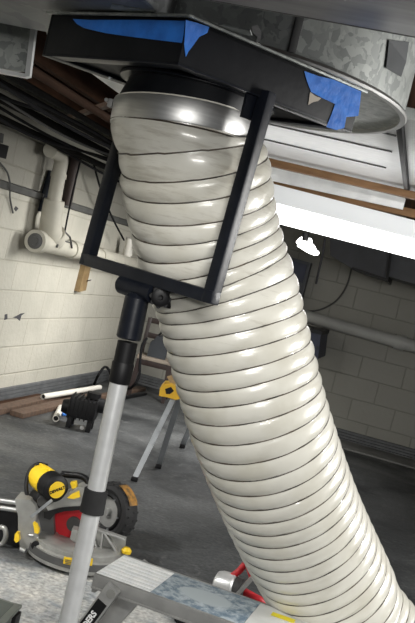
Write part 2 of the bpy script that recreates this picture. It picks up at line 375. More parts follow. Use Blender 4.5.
# top rim hooked over the sides
mb = MB(); mb.box(C0+e1*(L1/2+.003)+UP*(BH+.001), (.012, L2+.02, .006), (e1, e2, UP), .001)
mb.box(C0-e2*(L2/2+.003)+UP*(BH+.0012), (L1+.02, .012, .006), (e1, e2, UP), .001)
mb.build('top_rim', GALV, bx)

# ------------------------------------------------------------------ the big hose
HR = .2
DB = (-CAMY - CAMX*.15 + FW*.03).normalized()        # the clamp sits square to the box's tilted outlet
c1_ = P(183.2, 109, 2.40)
ctr = [c1_-DB*.07, c1_, c1_+DB*.068, P(190.5, 150, 2.42), P(198, 190, 2.46), P(205, 228, 2.50), P(215, 264, 2.53), P(227, 298, 2.55),
       P(243, 361, 2.58), P(262, 429, 2.63), P(294, 513, 2.76), P(331, 588, 2.90)]
q = ctr[-1]; dq = (ctr[-1]-ctr[-2]).normalized()
q1 = q + dq*.16; q1.z = max(q1.z, .34); q2 = q1 + V((.20, .04, -.10)); q2.z = .222
ctr += [q1, q2, q2+V((.35, .0, -.012)), q2+V((.8, -.1, -.014))]
path = spline(ctr, 60)
# resample by arc length
cum = [0]
for a, b in zip(path, path[1:]): cum.append(cum[-1]+(b-a).length)
def at_s(s):
    import bisect
    i = min(max(bisect.bisect(cum, s)-1, 0), len(path)-2); t_ = (s-cum[i])/max(1e-9, cum[i+1]-cum[i]); return path[i].lerp(path[i+1], t_)
S0 = (path[0]-ctr[1]).length
STEP = .0042; Ltot = cum[-1]
pts = [at_s(S0 + STEP*i) for i in range(int((Ltot-S0)/STEP))]
frs = []; x = None
for i in range(len(pts)):
    d = (pts[min(i+3, len(pts)-1)]-pts[max(i-3, 0)]).normalized()
    kb = min(1, max(0, i*STEP-.062)/.105); kb = kb*kb*(3-2*kb); d = DB.lerp(d, kb).normalized()
    if x is None: x, y, _ = frame(d)
    x = (x-d*x.dot(d)).normalized(); y = d.cross(x); frs.append((x.copy(), y.copy(), d))
def pitch_at(s): return .044 if s < .17 else (.054 if s < .3 else (.054-.0085*min(1, (s-.3)/.2)))
ph = [0.]
for i in range(1, len(pts)): ph.append(ph[-1]+STEP/pitch_at(STEP*i))
NT = 96
def rad(phi, i):
    w = abs(math.sin(math.pi*phi)); k = min(1, max(0, i*STEP-.05)/.04)
    rr = HR*(1-.046*k*(1-w**.5))
    rr *= 1 - .115*max(0, 1-max(0, i*STEP-.060)/.11)
    return rr
hose = thing('duct_hose', V((pts[-1].x, pts[-1].y, 0)), 'big cream ribbed vent hose curving from the black box down to the floor', 'hose')
rings = []
rnd = random.Random(3); wob = [rnd.uniform(0, 6.28) for _ in range(6)]
for i, p in enumerate(pts):
    x, y, d = frs[i]; r_ = []
    for k in range(NT):
        t = 2*math.pi*k/NT; r0 = rad(ph[i]+k/NT, i)
        s_ = i*STEP
        r_.append(p + x*(r0*math.cos(t)) + y*(r0*math.sin(t)))
    rings.append(r_)
MB().loft(rings, caps=False).build('hose_wall', HOSE, hose, angle=80)
# wire spiral lies in the valleys
cw = []
i_f = 0.
tot = int(ph[-1])
import bisect
for n in range(1, tot):
    for k in range(64):
        t = -2*math.pi*k/64 ; target = n + k/64      # phi + theta/2pi = n  -> theta decreasing
        i = bisect.bisect(ph, target)
        if i >= len(pts)-1: break
        x, y, d = frs[i]; r0 = HR*(1-.046*min(1, max(0, i*STEP-.05)/.04))*(1-.115*max(0, 1-max(0, i*STEP-.060)/.11)) + .0022
        f_ = (target-ph[i-1])/(ph[i]-ph[i-1]); pc = pts[i-1].lerp(pts[i], f_)
        cw.append(pc + x*(r0*math.cos(t)) + y*(r0*math.sin(t)))
MB().tube(cw, .0024, 6, 0).build('wire_spiral', WIRE, hose)
# clamp band
x, y, d = frs[0]; o0 = pts[0]+d*.006
MB().ring(o0, d, [(-.002, HR*.885), (-.002, HR*.895), (.0, HR*.90), (.056, HR*.905), (.058, HR*.90), (.058, HR*.885)], 72).build('clamp_band', STEEL, hose)
cl = P(109, 103, (o0-EYE).dot(FW))
mb = MB(); mb.box(cl+V((.006, 0, 0)), (.014, .022, .022), bev=.003); mb.cyl(cl+V((-.002, -.02, .004)), cl+V((-.002, .02, .004)), .005, n=12); mb.build('clamp_screw', ALU_D, hose)
# spigot of the box
x, y, d = frs[0]
top = V((C0.x, C0.y, bz+.01))
mb = MB(); rr = []
for h in range(5):
    f_ = h/4; c_ = top.lerp(o0+d*.004, f_); dv = (UP*-1).lerp(d, f_).normalized(); xx, yy, _ = frame(dv)
    rr.append([c_+xx*(HR*.875*math.cos(2*math.pi*k/64))+yy*(HR*.875*math.sin(2*math.pi*k/64)) for k in range(64)])
mb.loft(rr, False).build('outlet_collar', BOX_P, bx)

# ------------------------------------------------------------------ support stand
TR = .0165
ar = C0 + e1*(L1/2+TR+.003); al = C0 - e1*(L1/2+TR+.003)
# bar height from the pixel of its near end
def z_at(px, py, q): 
    r = ray(px, py); k = r.to_2d().normalized(); return H + r.z*((V((q.x, q.y))).dot(k))/r.to_2d().length
# the U hangs a touch out of plumb, as in the photo
rb = P(211, 297, (ar-EYE).dot(FW)-.0); lb = P(88, 260, (al-EYE).dot(FW)); dm = V((0, 0, 0))
at_ = P(266, 100, (ar-EYE).dot(FW)); 
hp = P(139, 289, ((rb+lb)/2-EYE).dot(FW)-.0)
foot = None
low = P(68, 623, (hp-EYE).dot(FW)+.05); dpl = (low-hp).normalized()
foot = hp + dpl*((0-hp.z)/dpl.z)
stand = thing('support_stand', foot, 'tall silver and black telescopic support pole with square fork holding up the black box', 'support stand')
lt_ = lb + UP*((bz+.03)-lb.z) + (at_-rb - UP*(at_-rb).z)*.9
mb = MB(); mb.bar(lb-(rb-lb).normalized()*TR, rb+(rb-lb).normalized()*TR, 2*TR, 2*TR, UP, .004); mb.build('crossbar', BLACK_P, stand)
for nm, a, b in (('arm', rb, at_+(at_-rb).normalized()*.02), ('arm', lb, lt_)):
    MB().bar(a-(b-a).normalized()*TR, b, 2*TR, 2*TR, e1, .005).build(nm, BLACK_P, stand)
mb = MB(); mb.box(at_+V((-.03, -.0, -.02))+e1*-.0, (.008, .05, .07), (e1, e2, UP), .001); mb.build('bracket', BLACK_P, stand)
pd = -dpl
mb = MB(); bd = (rb-lb).normalized(); cb = lb+(rb-lb)*((hp-lb).dot(bd)/(rb-lb).length)
cbc = cb - UP*.035
mb.cyl(cbc-bd*.075, cbc+bd*.055, .026, n=24); mb.cyl(cbc-bd*.083, cbc-bd*.075, .020, .026, n=24)
mb.bar(cb-bd*.07, cb+bd*.05, .02, .03, UP).build('swivel_head', BLACK_P, stand)
kn = P(160, 297, (cbc-EYE).dot(FW)-.05)
kd = (P(163, 301, (cbc-EYE).dot(FW)-.12)-kn).normalized()
mb = MB(); prof = [(-.02, .008), (-.012, .024), (.012, .024), (.016, .018), (.016, .007), (.004, .006)]
xk, yk, _ = frame(kd)
mb.lathe(kn, kd, prof, 28)
for k in range(8): mb.cyl(kn+xk*(.023*math.cos(k*.785))+yk*(.023*math.sin(k*.785))-kd*.012, kn+xk*(.023*math.cos(k*.785))+yk*(.023*math.sin(k*.785))+kd*.012, .006, n=10)
kk = P(170, 299, (cbc-EYE).dot(FW)-.0)
mb.lathe(kk, kd, [(-.012, .022), (.010, .024), (.014, .018)], 24); mb.cyl(kk, kn, .008, n=12); mb.cyl(kn, cbc, .008, n=12)
mb.build('knob', BLACK, stand)
def pp(f): return hp + dpl*f
def at_py(py):   # point on the pole at an image row
    lo_, hi_ = 0., 3.
    for _ in range(50):
        md = (lo_+hi_)/2; w = pp(md)-EYE; z = w.dot(FW); yy_ = CY-F*w.dot(CAMY)/z
        if yy_ < py: lo_ = md
        else: hi_ = md
    return (lo_+hi_)/2
fA, fB, fC, fD, fE = at_py(298), at_py(342), at_py(348), at_py(362), at_py(383)
mb = MB(); mb.lathe(pp(fA-.012), dpl, [(0, .022), (.012, .032), (fB-fA, .033), (fB-fA+.004, .029)], 32); mb.build('upper_tube', BLACK_P, stand)
mb = MB(); mb.lathe(pp(fB), dpl, [(0, .0265), (fD-fB, .0265)], 32); mb.build('inner_tube', BLACK, stand)
mb = MB(); mb.lathe(pp(fD), dpl, [(0, .027), (.004, .029), (fE-fD-.004, .0285), (fE-fD, .027)], 32); mb.build('locking_collar', BLACK, stand)
fend = foot_len = (foot-hp).length
mb = MB(); mb.lathe(pp(fE-.01), dpl, [(0, .0245), (fend-fE-.02, .0245)], 32); mb.build('lower_tube', ALU, stand)
g0, g1 = at_py(489), at_py(513)
mb = MB(); mb.lathe(pp(g0), dpl, [(0, .0255), (.002, .0315), (g1-g0-.002, .0325), (g1-g0, .0255)], 32); mb.build('strap_band', RUBBER, stand)
mb = MB(); mb.lathe(foot+UP*.001, UP, [(0, .07), (.012, .068), (.02, .034), (.05, .031)], 32); mb.build('rubber_foot', RUBBER, stand)

# ------------------------------------------------------------------ ducts overhead
# round drum
DZ = bz+BH+.006
c3 = [PZ(250, 47, DZ), PZ(330, 73, DZ), PZ(399, 128, DZ)]
def circ(a, b, c):
    ax, ay, bx_, by_, cx, cy = a.x, a.y, b.x, b.y, c.x, c.y
    d = 2*(ax*(by_-cy)+bx_*(cy-ay)+cx*(ay-by_))
    ux = ((ax*ax+ay*ay)*(by_-cy)+(bx_*bx_+by_*by_)*(cy-ay)+(cx*cx+cy*cy)*(ay-by_))/d
    uy = ((ax*ax+ay*ay)*(cx-bx_)+(bx_*bx_+by_*by_)*(ax-cx)+(cx*cx+cy*cy)*(bx_-ax))/d
    return V((ux, uy, a.z)), math.hypot(ax-ux, ay-uy)
dc, dr = circ(*c3)
print('DRUM', dc, dr)
drum = thing('round_duct', dc, 'round spangled galvanised duct drum above the right of the black box', 'duct')
mb = MB(); mb.lathe(dc+UP*.012, UP, [(0, dr-.004), (CZ-DZ-.02, dr-.004)], 96); mb.build('drum_wall', GALV, drum)
MB().ring(dc, UP, [(0, dr-.012), (0, dr+.004), (.006, dr+.008), (.014, dr+.004), (.014, dr-.012)], 96).build('rim', STEEL, drum)
def on_drum(px, py, r):   # nearest hit of a ray with the drum side
    v = ray(px, py); a = v.x**2+v.y**2; ox, oy = -dc.x, -dc.y; b = 2*(v.x*ox+v.y*oy); c = ox*ox+oy*oy-r*r
    ds = b*b-4*a*c; k = (-b-math.sqrt(max(ds, 0)))/(2*a); return EYE+v*k
sm_ = on_drum(294, 40, dr); nn = V((sm_.x-dc.x, sm_.y-dc.y, 0)).normalized(); tt = UP.cross(nn)
MB().box(V((sm_.x, sm_.y, (DZ+CZ)/2))+nn*.002, (.012, .02, CZ-DZ-.03), (nn, tt, UP), .002).build('standing_seam', CAST_D, drum)
tp = [on_drum(x_, y_, dr+.0005) for x_, y_ in ((389, 40), (409, 42), (406, 62), (401, 77), (386, 68))]
MB().prism(tp, nn*-.001 + V((.001, -.001, 0))).build('tape_patch', FOILT, drum, smooth=False)
MB().prism([on_drum(x_, y_, dr+.004) for x_, y_ in ((251, 27), (257, 25), (261, 32), (260, 41), (255, 44), (257, 37), (252, 33))], nn*.004).build('foil_scrap', STEEL, drum, smooth=False)
# nearer duct over the top of the picture
ed = PZ(320, 20, DZ-.03)
nd = thing('rectangular_duct', V((.2, ed.y-.3, DZ-.03)), 'smooth grey sheet metal duct crossing the top edge of the scene nearest', 'duct')
MB().box((.30, ed.y-.3, DZ-.03+.16), (2.9, .6, .32), bev=.004).build('duct_shell', mat('dull_sheet', (.30, .30, .31), .38, .55, col2=(.18, .18, .19), nscale=4, stretch=(1, 6, 6)), nd)
MB().box((.30, ed.y+.003, DZ-.03+.012), (2.9, .008, .024), bev=.002).build('duct_edge_lip', CAST_D, nd)
# trunk on the left
te = PZ(20, 27, DZ+.004)
tk = thing('trunk_duct', V((-1.35, te.y-.5, DZ+.004)), 'wide dull galvanised trunk duct lying on top of the black box at left', 'duct')
MB().box((-1.60, te.y-.42, DZ+.004+.15), (1.7, .84, .30), bev=.004).build('trunk_shell', GALV_D, tk)
MB().prism([PZ(112, 4, DZ+.002), PZ(250, 31, DZ+.002), PZ(252, 36, DZ+.002), PZ(110, 9, DZ+.002)], UP*.004).build('seam_strip', GALV, tk)
# branch with flanged mouth
d0 = 2.95
br = thing('branch_duct', P(0, 73, d0), 'small galvanised duct end with folded flange at the upper left corner', 'duct')
a0, a1 = P(-60, 52, d0), P(25, 74, d0); a2, a3 = P(32, 28, d0), P(-60, 8, d0)
MB().prism([P(-60, 58, d0), P(26, 72, d0), P(33, 24, d0), P(-60, 10, d0)], FH*.30-R0*.25).build('duct_shell', GALV, br)
MB().prism([P(24.5, 77, d0-.012), P(29.5, 76, d0-.012), P(36, 24, d0-.012), P(31, 24, d0-.012)], FH*.03).build('mouth_flange', ALU, br)
MB().prism([P(-5, 71.5, d0-.012), P(25, 77, d0-.012), P(25, 73.5, d0-.012), P(-5, 67.5, d0-.012)], FH*.03).build('bottom_flange', ALU, br)

# shiny sheet metal under the joists, right
SZ = 1.98
sh = thing('sheet_metal_pan', V((.6, 4.2, SZ)), 'bright reflective sheet metal pan between the black box and the lamp', 'duct')
ys0, ys1 = PZ(330, 105, SZ).y, PZ(300, 176, SZ-.02).y
mb = MB(); xs0, xs1 = -1.5, PZ(401, 150, SZ).x
mb.box(((xs0+xs1)/2, (ys0+ys1)/2, SZ+.02), (xs1-xs0, ys1-ys0, .04), bev=.003); mb.build('pan_panel', SHEET, sh)
for (xa, ya, xb, yb) in ((262, 139, 386, 168), (268, 124, 392, 152), (300, 112, 396, 136)):
    a, b = PZ(xa, ya, SZ-.003), PZ(xb, yb, SZ-.003); MB().bar(a, b, .004, .016, UP).build('panel_seam', CAST_D, sh)
MB().box(((xs0+xs1)/2+.0, ys1+.02, SZ-.02), (xs1-xs0, .02, .12), bev=.002).build('edge_lip', SHEET, sh)
sh2 = thing('sheet_metal_pan', V((xs1+.6, 4.2, SZ)), 'bright sheet metal panel past the dark seam at the right edge', 'duct')
MB().box((xs1+.62, (ys0+ys1)/2, SZ+.025), (1.2, ys1-ys0, .04), bev=.003).build('pan_panel', SHEET, sh2)
MB().box((xs1+.008, (ys0+ys1)/2, SZ-.004), (.022, ys1-ys0, .03), bev=.002).build('end_seam', BLACK, sh2)
# furring strips
def strip(pa, pb, za, zb, w, h, label):
    a, b = PZ(*pa, za), PZ(*pb, zb); d = b-a
    return tag(MB().bar(a-d*.35, b+d*.3, h, w, UP, .002).build('furring_strip', WOOD_F), label, 'wood strip', None)
strip((268, 162), (415, 196), SZ-.035, SZ-.035, .05, .038, 'light brown wooden strip crossing under the bright sheet metal pan')
strip((272, 183), (415, 214), 1.93, 1.93, .05, .05, 'dark brown wooden strip just above the fluorescent lamp housing')

# ------------------------------------------------------------------ fluorescent fixture
dF = 5.2
fa, fb = P(228, 200, dF), P(452, 258, dF)
fx = thing('fluorescent_light', (fa+fb)/2, 'long white fluorescent ceiling lamp glowing at the right', 'lamp')
fd = (fb-fa).normalized(); fu = (UP-fd*UP.dot(fd)).normalized(); fn = fd.cross(fu)   # fn: away/towards camera
if fn.dot(FH) > 0: fn = -fn
Lf = (fb-fa).length; oF = fa
def sect(pts_): return [oF + fn*a_ + fu*b_ for a_, b_ in pts_]
MB().prism(sect([(-.07, .045), (.055, .045), (.06, .055), (.055, .145), (-.07, .145)]), fd*Lf).build('housing', HOUS, fx)
rr = [(.055*math.cos(t), -.005+.062*math.sin(t)) for t in [math.pi*2*i/20 for i in range(20)]]
MB().prism(sect([(a_*1.05, b_+.01) for a_, b_ in rr]), fd*Lf).build('glowing_diffuser', TUBE_E, fx)

# spiral bulb
db = 5.6
bl = thing('spiral_bulb', P(305, 236, db), 'small lit white spiral bulb just below the fluorescent lamp', 'light bulb')
zz = [(298, 243), (302, 239), (304, 244), (303, 247), (307, 241), (310, 241), (309, 248), (312, 246), (315, 252), (317, 253)]
MB().tube([P(x_, y_, db+.02*math.sin(i*1.9)) for i, (x_, y_) in enumerate(zz)], .014, 10, 5).build('glass_spiral', BULB_E, bl)
MB().tube([P(299, 244, db), P(304, 247, db+.01), (P(309, 250, db)), P(316, 253, db)], .018, 10, 5).build('glass_spiral', BULB_E, bl)
MB().cyl(P(306, 233, db), P(305, 241, db), .02, n=16).build('socket', BLACK, bl)
tag(MB().tube([P(325, 238, 5.7), P(323, 252, 5.7), P(319, 270, 5.7), P(316, 284, 5.7)], .007, 8, 4).build('pull_cord', CABLE), 'thin black cord hanging straight down beneath the fluorescent lamp', 'cord')

# ------------------------------------------------------------------ back wall things
d1 = thing('ceiling_duct', PY(387, 280, 7.9), 'dark grey rectangular duct hung in front of the back wall', 'duct')
pA = [PY(352, 268.5, 7.9), PY(387, 280, 7.9), PY(392, 240, 7.9), PY(330, 222, 7.9), PY(330, 255, 7.9)]
MB().prism(pA, V((0, .9, 0))).build('duct_shell', DGREY, d1)
pB = [PY(388, 276, 7.9), PY(560, 327, 7.9), PY(560, 285, 7.9), PY(393, 238, 7.9)]
MB().prism(pB, V((0, .9, 0))).build('duct_shell', DGREY, d1)
MB().prism([PY(385.5, 281, 7.87), PY(388, 281.5, 7.87), PY(394, 240, 7.87), PY(391.5, 240, 7.87)], V((0, .95, 0))).build('flange', BLACK, d1)
MB().prism([PY(352, 269, 7.86), PY(387, 280.6, 7.86), PY(387, 278.4, 7.86), PY(352, 266.8, 7.86)], V((0, .05, 0))).build('bottom_flange', BLACK, d1)
ep = thing('electrical_panel', PY(297, 300, BY-.1), 'dark blue-grey metal panel on the back wall beside the hose', 'panel')
MB().prism([PY(280, 254, BY-.12), PY(311, 263, BY-.12), PY(300, 306, BY-.12), PY(270, 298, BY-.12)], V((0, .115, 0))).build('cabinet', mat('panel_paint', (.045, .05, .06), .5, noise=.2), ep)
MB().prism([PY(284, 258, BY-.13), PY(307, 265, BY-.13), PY(303, 283, BY-.13), PY(280, 276, BY-.13)], V((0, .012, 0))).build('cover', NAVY, ep)
bp_ = thing('wall_pipe', PY(360, 335, BY-.1), 'pale pipe running level along the back wall', 'pipe')
MB().tube([PY(270, 306, BY-.075), PY(560, 387.5, BY-.075)], .058, 20, 0).build('pipe', PVC_G, bp_)
MB().tube([PY(395, 341.3, BY-.075), PY(405, 344.2, BY-.075)], .07, 20, 0).build('coupling', PVC_G, bp_)
tag(MB().tube([PY(352, 266, BY-.03), PY(347, 285, BY-.02), PY(337, 300, BY-.015), PY(322, 309, BY-.015), PY(305, 312, BY-.03)], .008, 8, 6).build('cable', CABLE_G), 'thin grey cable drooping in a curve across the back wall', 'cable')
cr = thing('storage_crate', PY(312, 358, 8.3), 'dark navy plastic basket on the back wall peeking out from behind the hose', 'basket')
MB().prism([PY(296, 327, 8.3), PY(321, 333, 8.3), PY(318, 359, 8.3), PY(292, 354, 8.3)], V((0, .645, 0))).build('basket_body', NAVY, cr)
MB().prism([PY(295, 325, 8.28), PY(322.5, 331, 8.28), PY(322, 335, 8.28), PY(294.5, 329, 8.28)], V((0, .665, 0))).build('rim', BLACK, cr)
MB().prism([PY(316.5, 346, 8.295), PY(319, 346.5, 8.295), PY(318.4, 350, 8.295), PY(316, 349.5, 8.295)], V((0, .02, 0))).build('tag', GREYM, cr)
# ------------------------------------------------------------------ left wall plumbing
XP = LX+.13
pc = PX(35, 241, XP); pe = PX(132, 264, XP)
dr_ = thing('drain_pipe', V((XP, pc.y, pc.z-.1)), 'cream drain pipe with round cleanout plug along the left block wall', 'pipe')
dY = (pe-pc).normalized()
MB().cyl(pc+dY*.03, pe+dY*.2, .062, n=28).build('pipe', PVC_C, dr_)
MB().lathe(pc, dY, [(0, .055), (.0, .078), (.07, .08), (.075, .066), (.1, .064)], 32).build('cleanout_hub', PVC_C, dr_)
MB().lathe(pc-dY*.002, -dY, [(-.004, .056), (.004, .052), (.006, .03), (.016, .028), (.016, .012)], 28).build('cleanout_plug', CAST_D, dr_)
tv = PX(53, 240, XP)
MB().tube([tv+dY*.02, PX(50.5, 232, XP), PX(52, 215, XP), PX(54.5, 200, XP)], lambda f_: .085-.012*f_, 24, 4).build('branch_fitting', PVC_C, dr_)
MB().tube([PX(54, 201, XP), PX(58.5, 176, XP), PX(61, 162, XP), PX(60, 155.5, XP), PX(56, 152.5, XP), PX(50, 150, XP)], .05, 22, 6).build('riser', PVC_C, dr_)
for (xa, ya, xb, yb, r_) in ((52, 233, 53.2, 238.5, .092), (58.2, 178, 59.2, 173, .056)):
    MB().tube([PX(xa, ya, XP), PX(xb, yb, XP)], r_, 24, 0).build('collar', PVC_C, dr_)
for (px, py) in ((72, 249.5), (100, 256.5)):
    q = PX(px, py, XP); MB().cyl(q-dY*.05, q+dY*.05, .072, n=28).build('coupling', PVC_C, dr_)
MB().tube([PX(126.5, 262, XP), PX(128, 250, XP), PX(130, 238, XP)], .032, 18, 3).build('vent_stub', PVC, dr_)
MB().tube([PX(127.4, 255, XP), PX(128.2, 249, XP)], .042, 18, 0).build('collar', PVC, dr_)
hg = thing('pipe_hanger', PX(62, 246, XP), 'wire hanger strap with long black rod above the drain pipe', 'hanger')
MB().tube([PX(57, 247, XP+.075), PX(60, 237, XP+.03), PX(64, 231, XP), PX(70, 237, XP+.02), PX(72, 248, XP+.075)], .007, 8, 1).build('strap', CABLE_G, hg)
MB().tube([PX(57, 239, XP+.04), PX(71, 243, XP+.04)], .006, 8, 0).build('strap', CABLE_G, hg)
MB().tube([PX(64, 236, XP), PX(71, 200, XP), PX(81, 158, XP)], .007, 8, 2).build('rod', CABLE, hg)
tag(MB().tube([PX(94, 165, XP), PX(101, 190, XP), PX(112, 217, XP), PX(124, 240, XP+.02)], .008, 8, 4).build('cable', CABLE), 'black cable slanting down the left wall behind the fork arm', 'cable')
tag(MB().tube([PX(102, 230, XP), PX(101, 238, XP-.02), PX(97, 247, XP-.02)], .009, 8, 4).build('cable', CABLE), 'short black cable bend beside the fork arm above the drain pipe', 'cable')
tag(MB().tube([PX(53, 172, LX+.035), PX(47, 192, LX+.035), PX(42.5, 212, LX+.035)], .035, 14, 0).build('wall_conduit', mat('dark_blue_pipe', (.02, .028, .045), .5, noise=.3)), 'dark blue-grey upright conduit left of the cream riser', 'pipe')
tag(MB().tube([PX(76, 158, LX+.05), PX(71, 180, LX+.05), PX(66, 205, LX+.05)], .042, 14, 0).build('wall_conduit', mat('dark_brown_pipe', (.035, .02, .016), .6, noise=.3)), 'dark brown upright pipe right of the cream riser', 'pipe')
wb = thing('wood_block', PX(82, 292, LX+.03), 'short tan wood block fixed to the wall below the fork corner', 'wood block')
MB().prism([PX(79, 292, LX+.045), PX(86, 290.5, LX+.045), PX(91.5, 264, LX+.045), PX(86, 264, LX+.045)], V((-.046, 0, 0))).build('block', WOOD_T, wb)
MB().cyl(PX(87, 281, LX+.04), PX(91, 280, LX+.09), .006, n=8).build('nail', CAST_D, wb)
jb = thing('junction_box', PX(3, 158, LX+.06), 'small black device on the left wall near the cables', 'box')
MB().prism([PX(-4, 156, LX+.08), PX(6, 159, LX+.08), PX(9, 146, LX+.08), PX(-1, 143, LX+.08)], V((-.081, 0, 0))).build('device_body', BLACK, jb)
MB().prism([PX(1, 143, LX+.07), PX(3, 143.5, LX+.07), PX(4, 134, LX+.07), PX(2, 133, LX+.07)], V((-.03, 0, 0))).build('clip', CABLE_G, jb)
tag(MB().tube([PX(0, 163, LX+.03), PX(7, 172, LX+.02), PX(10, 184, LX+.05), PX(10, 198, LX+.02), PX(13, 213, LX+.012)], .006, 8, 5).build('cable', CABLE_G), 'thin grey cable dangling on the left wall under the black device', 'cable')
sb = thing('wall_patch', PX(5, 320, LX), 'dark paint scuff and hole on the lower left block wall', 'scuff')
mk = mat('scuff_dark', (.05, .05, .055), .8)
MB().prism([PX(4.5, 320, LX+.002), PX(7.5, 319, LX+.002), PX(7.5, 314, LX+.002), PX(5, 314.5, LX+.002)], V((-.004, 0, 0))).build('hole', mk, sb, smooth=False)
MB().prism([PX(13, 317.5, LX+.002), PX(17, 318.5, LX+.002), PX(20, 321, LX+.002), PX(21.5, 315.5, LX+.002), PX(25, 313, LX+.002), PX(21, 313.5, LX+.002), PX(17.5, 315.5, LX+.002)], V((-.004, 0, 0))).build('scuff_mark', mk, sb, smooth=False)
tag(MB().prism([PX(14, 209, LX+.002), PX(16, 206, LX+.002), PX(18.5, 208.5, LX+.002), PX(16, 211.5, LX+.002)], V((-.004, 0, 0))).build('wall_scuff', mk, smooth=False), 'small dark diamond mark on the wall below the ledge', 'scuff')

# ------------------------------------------------------------------ overhead pipes and cables, left
def along(px, py, X, r, label, name='overhead_pipe', cat='pipe', m=DPIPE, y0=2.9, y1=8.8, sag=0., grp=None, ph_=0.):
    q = PX(px, py, X); n = 18; pts_ = []
    for i in range(n+1):
        f_ = i/n; y_ = y0+(y1-y0)*f_; pts_.append(V((X+sag*.8*math.sin(f_*9+ph_), y_, q.z+sag*math.sin(f_*11+ph_*2))))
    o = MB().tube(pts_, r, 12, 2 if sag else 0).build(name, m)
    return tag(o, label, cat, grp)
along(0, 118, -2.45, .022, 'dark pipe nearest the left wall, lowest of the overhead pipes')
along(0, 98, -2.25, .025, 'thick dark pipe second from the left wall under the joists')
along(10, 88, -2.0, .018, 'dark pipe in the middle of the overhead bundle')
along(35, 90, -1.8, .016, 'slim dark pipe on the right of the overhead bundle')
along(60, 88, -1.55, .018, 'brown overhead pipe closest to the black box', m=mat('rust_pipe', (.03, .016, .010), .8, noise=.3, spec=.08))
for i, (px, py, X, m_) in enumerate(((0, 108, -2.4, CABLE), (0, 125, -2.5, CABLE), (5, 100, -2.2, CABLE_G), (20, 105, -2.1, CABLE), (0, 112, -2.35, CABLE), (30, 100, -1.95, CABLE), (15, 92, -1.9, CABLE))):
    along(px, py, X, .009 if m_ is CABLE else .007, 'pale grey cable looping among the dark overhead cables' if m_ is CABLE_G else 'thin dark cable strung along under the joists at left', 'overhead_cable', 'cable', m_, sag=.02+.006*i % .03, grp=None if m_ is CABLE_G else 'dark overhead cables', ph_=i*1.7)
vl = PX(62, 120, -2.3)
tag(MB().bar(vl, PX(110, 104, -1.5), .02, .03, UP).build('cable_bracket', WOOD_B), 'brown wooden batten across the overhead cables', 'batten')

# ------------------------------------------------------------------ floor: pipes and boards by the wall
def onfloor(a, b, r): a, b = PZ(*a), PZ(*b); a.z = b.z = r; return a, b
def hollow(a, b, r, name, m, label, cat='pipe', z=0.):
    a, b = PZ(*a), PZ(*b); a.z = b.z = r+.001+z; t_ = thing(name, V((a.x, a.y, z)), label, cat); d = (b-a)
    mb = MB(); mb.ring(a, d, [(0, r*.75), (0, r), (d.length, r), (d.length, r*.75)], 20); mb.build('tube_wall', m, t_)
    MB().cyl(a+d.normalized()*.02, b-d.normalized()*.02, r*.76, n=16).build('dark_bore', BLACK, t_)
    return t_
def board(a, b, w, h, label, m=WOOD_B, z=0., cat='board'):
    a, b = PZ(*a), PZ(*b); a.z = b.z = h/2+.001+z
    return tag(MB().bar(a, b, h, w, UP, .002).build('wood_board', m), label, cat)
board((-12, 415), (78, 394), .09, .04, 'brown board lying along the foot of the left wall')
board((16, 417), (96, 398), .10, .035, 'dark brown plank in front of the white pipe on the floor')
board((88, 401), (142, 390), .07, .03, 'brown board lying behind the pole near the chair')
board((-8, 408), (40, 398), .05, .03, 'thin dark board closest to the left wall', WOOD_D)
hollow((41, 405), (98, 394.5), .022, 'white_pipe', PVC, 'long white plastic pipe lying on the brown boards by the wall', z=.042)
hollow((55, 422), (60, 411), .024, 'white_pipe', PVC, 'short white pipe stub end-on beside the black motor')
hollow((60, 412), (82, 404.5), .02, 'white_pipe', PVC, 'short white pipe lying behind the black motor')
tag(MB().tube([PZ(62, 414)+UP*.012, PZ(66, 416)+UP*.012, PZ(96, 406)+UP*.012, PZ(112, 402)+UP*.012], .011, 10, 3).build('blue_tube', mat('blue_plastic', (.03, .13, .42), .4)), 'bright blue plastic tube on the floor behind the black motor', 'tube')
ba_, bb_ = onfloor((120, 400), (145, 395), .013)
tag(MB().bar(ba_, bb_, .025, .03, UP, .002).build('metal_bar', BLACK), 'black bar lying on the floor in front of the chair', 'bar')
mt = PZ(79, 428); mo = thing('black_motor', mt, 'small black finned motor sitting on the floor by the pipes', 'motor')
ax = (R0, FH, UP)
MB().box(mt+UP*.15, (.20, .2, .14), ax, .02).build('motor_body', BLACK, mo)
mb = MB()
for k in range(7): mb.box(mt+UP*.15+R0*(-.09+.03*k), (.008, .215, .155), ax, .002)
mb.build('cooling_fins', BLACK, mo)
MB().cyl(mt+UP*.23+R0*.05, mt+UP*.27+R0*.05, .05, n=20).build('terminal_box', BLACK, mo)
MB().cyl(mt+UP*.13-R0*.09, mt+UP*.13-R0*.15, .06, .045, n=20).build('end_bell', BLACK, mo)
MB().cyl(mt+UP*.19+R0*.09, mt+UP*.19+R0*.14, .055, .05, n=20).build('end_bell', BLACK, mo)
for sx in (-.07, .07):
    for sy in (-.07, .07): MB().box(mt+R0*sx+FH*sy+UP*.041, (.035, .035, .08), ax, .004).build('foot', BLACK, mo)
MB().cyl(mt+UP*.03+R0*.03-FH*.11, mt+UP*.03+R0*.03-FH*.08, .015, n=12).build('knob', ALU_D, mo)
tag(MB().tube([PZ(94, 385)+UP*.01, PX(99, 374, LX+.25), PX(105, 367, LX+.2), PX(110, 372, LX+.25), PZ(112, 386)+UP*.01], .012, 8, 5).build('cable', CABLE), 'black cord arching up off the floor left of the pole', 'cord')

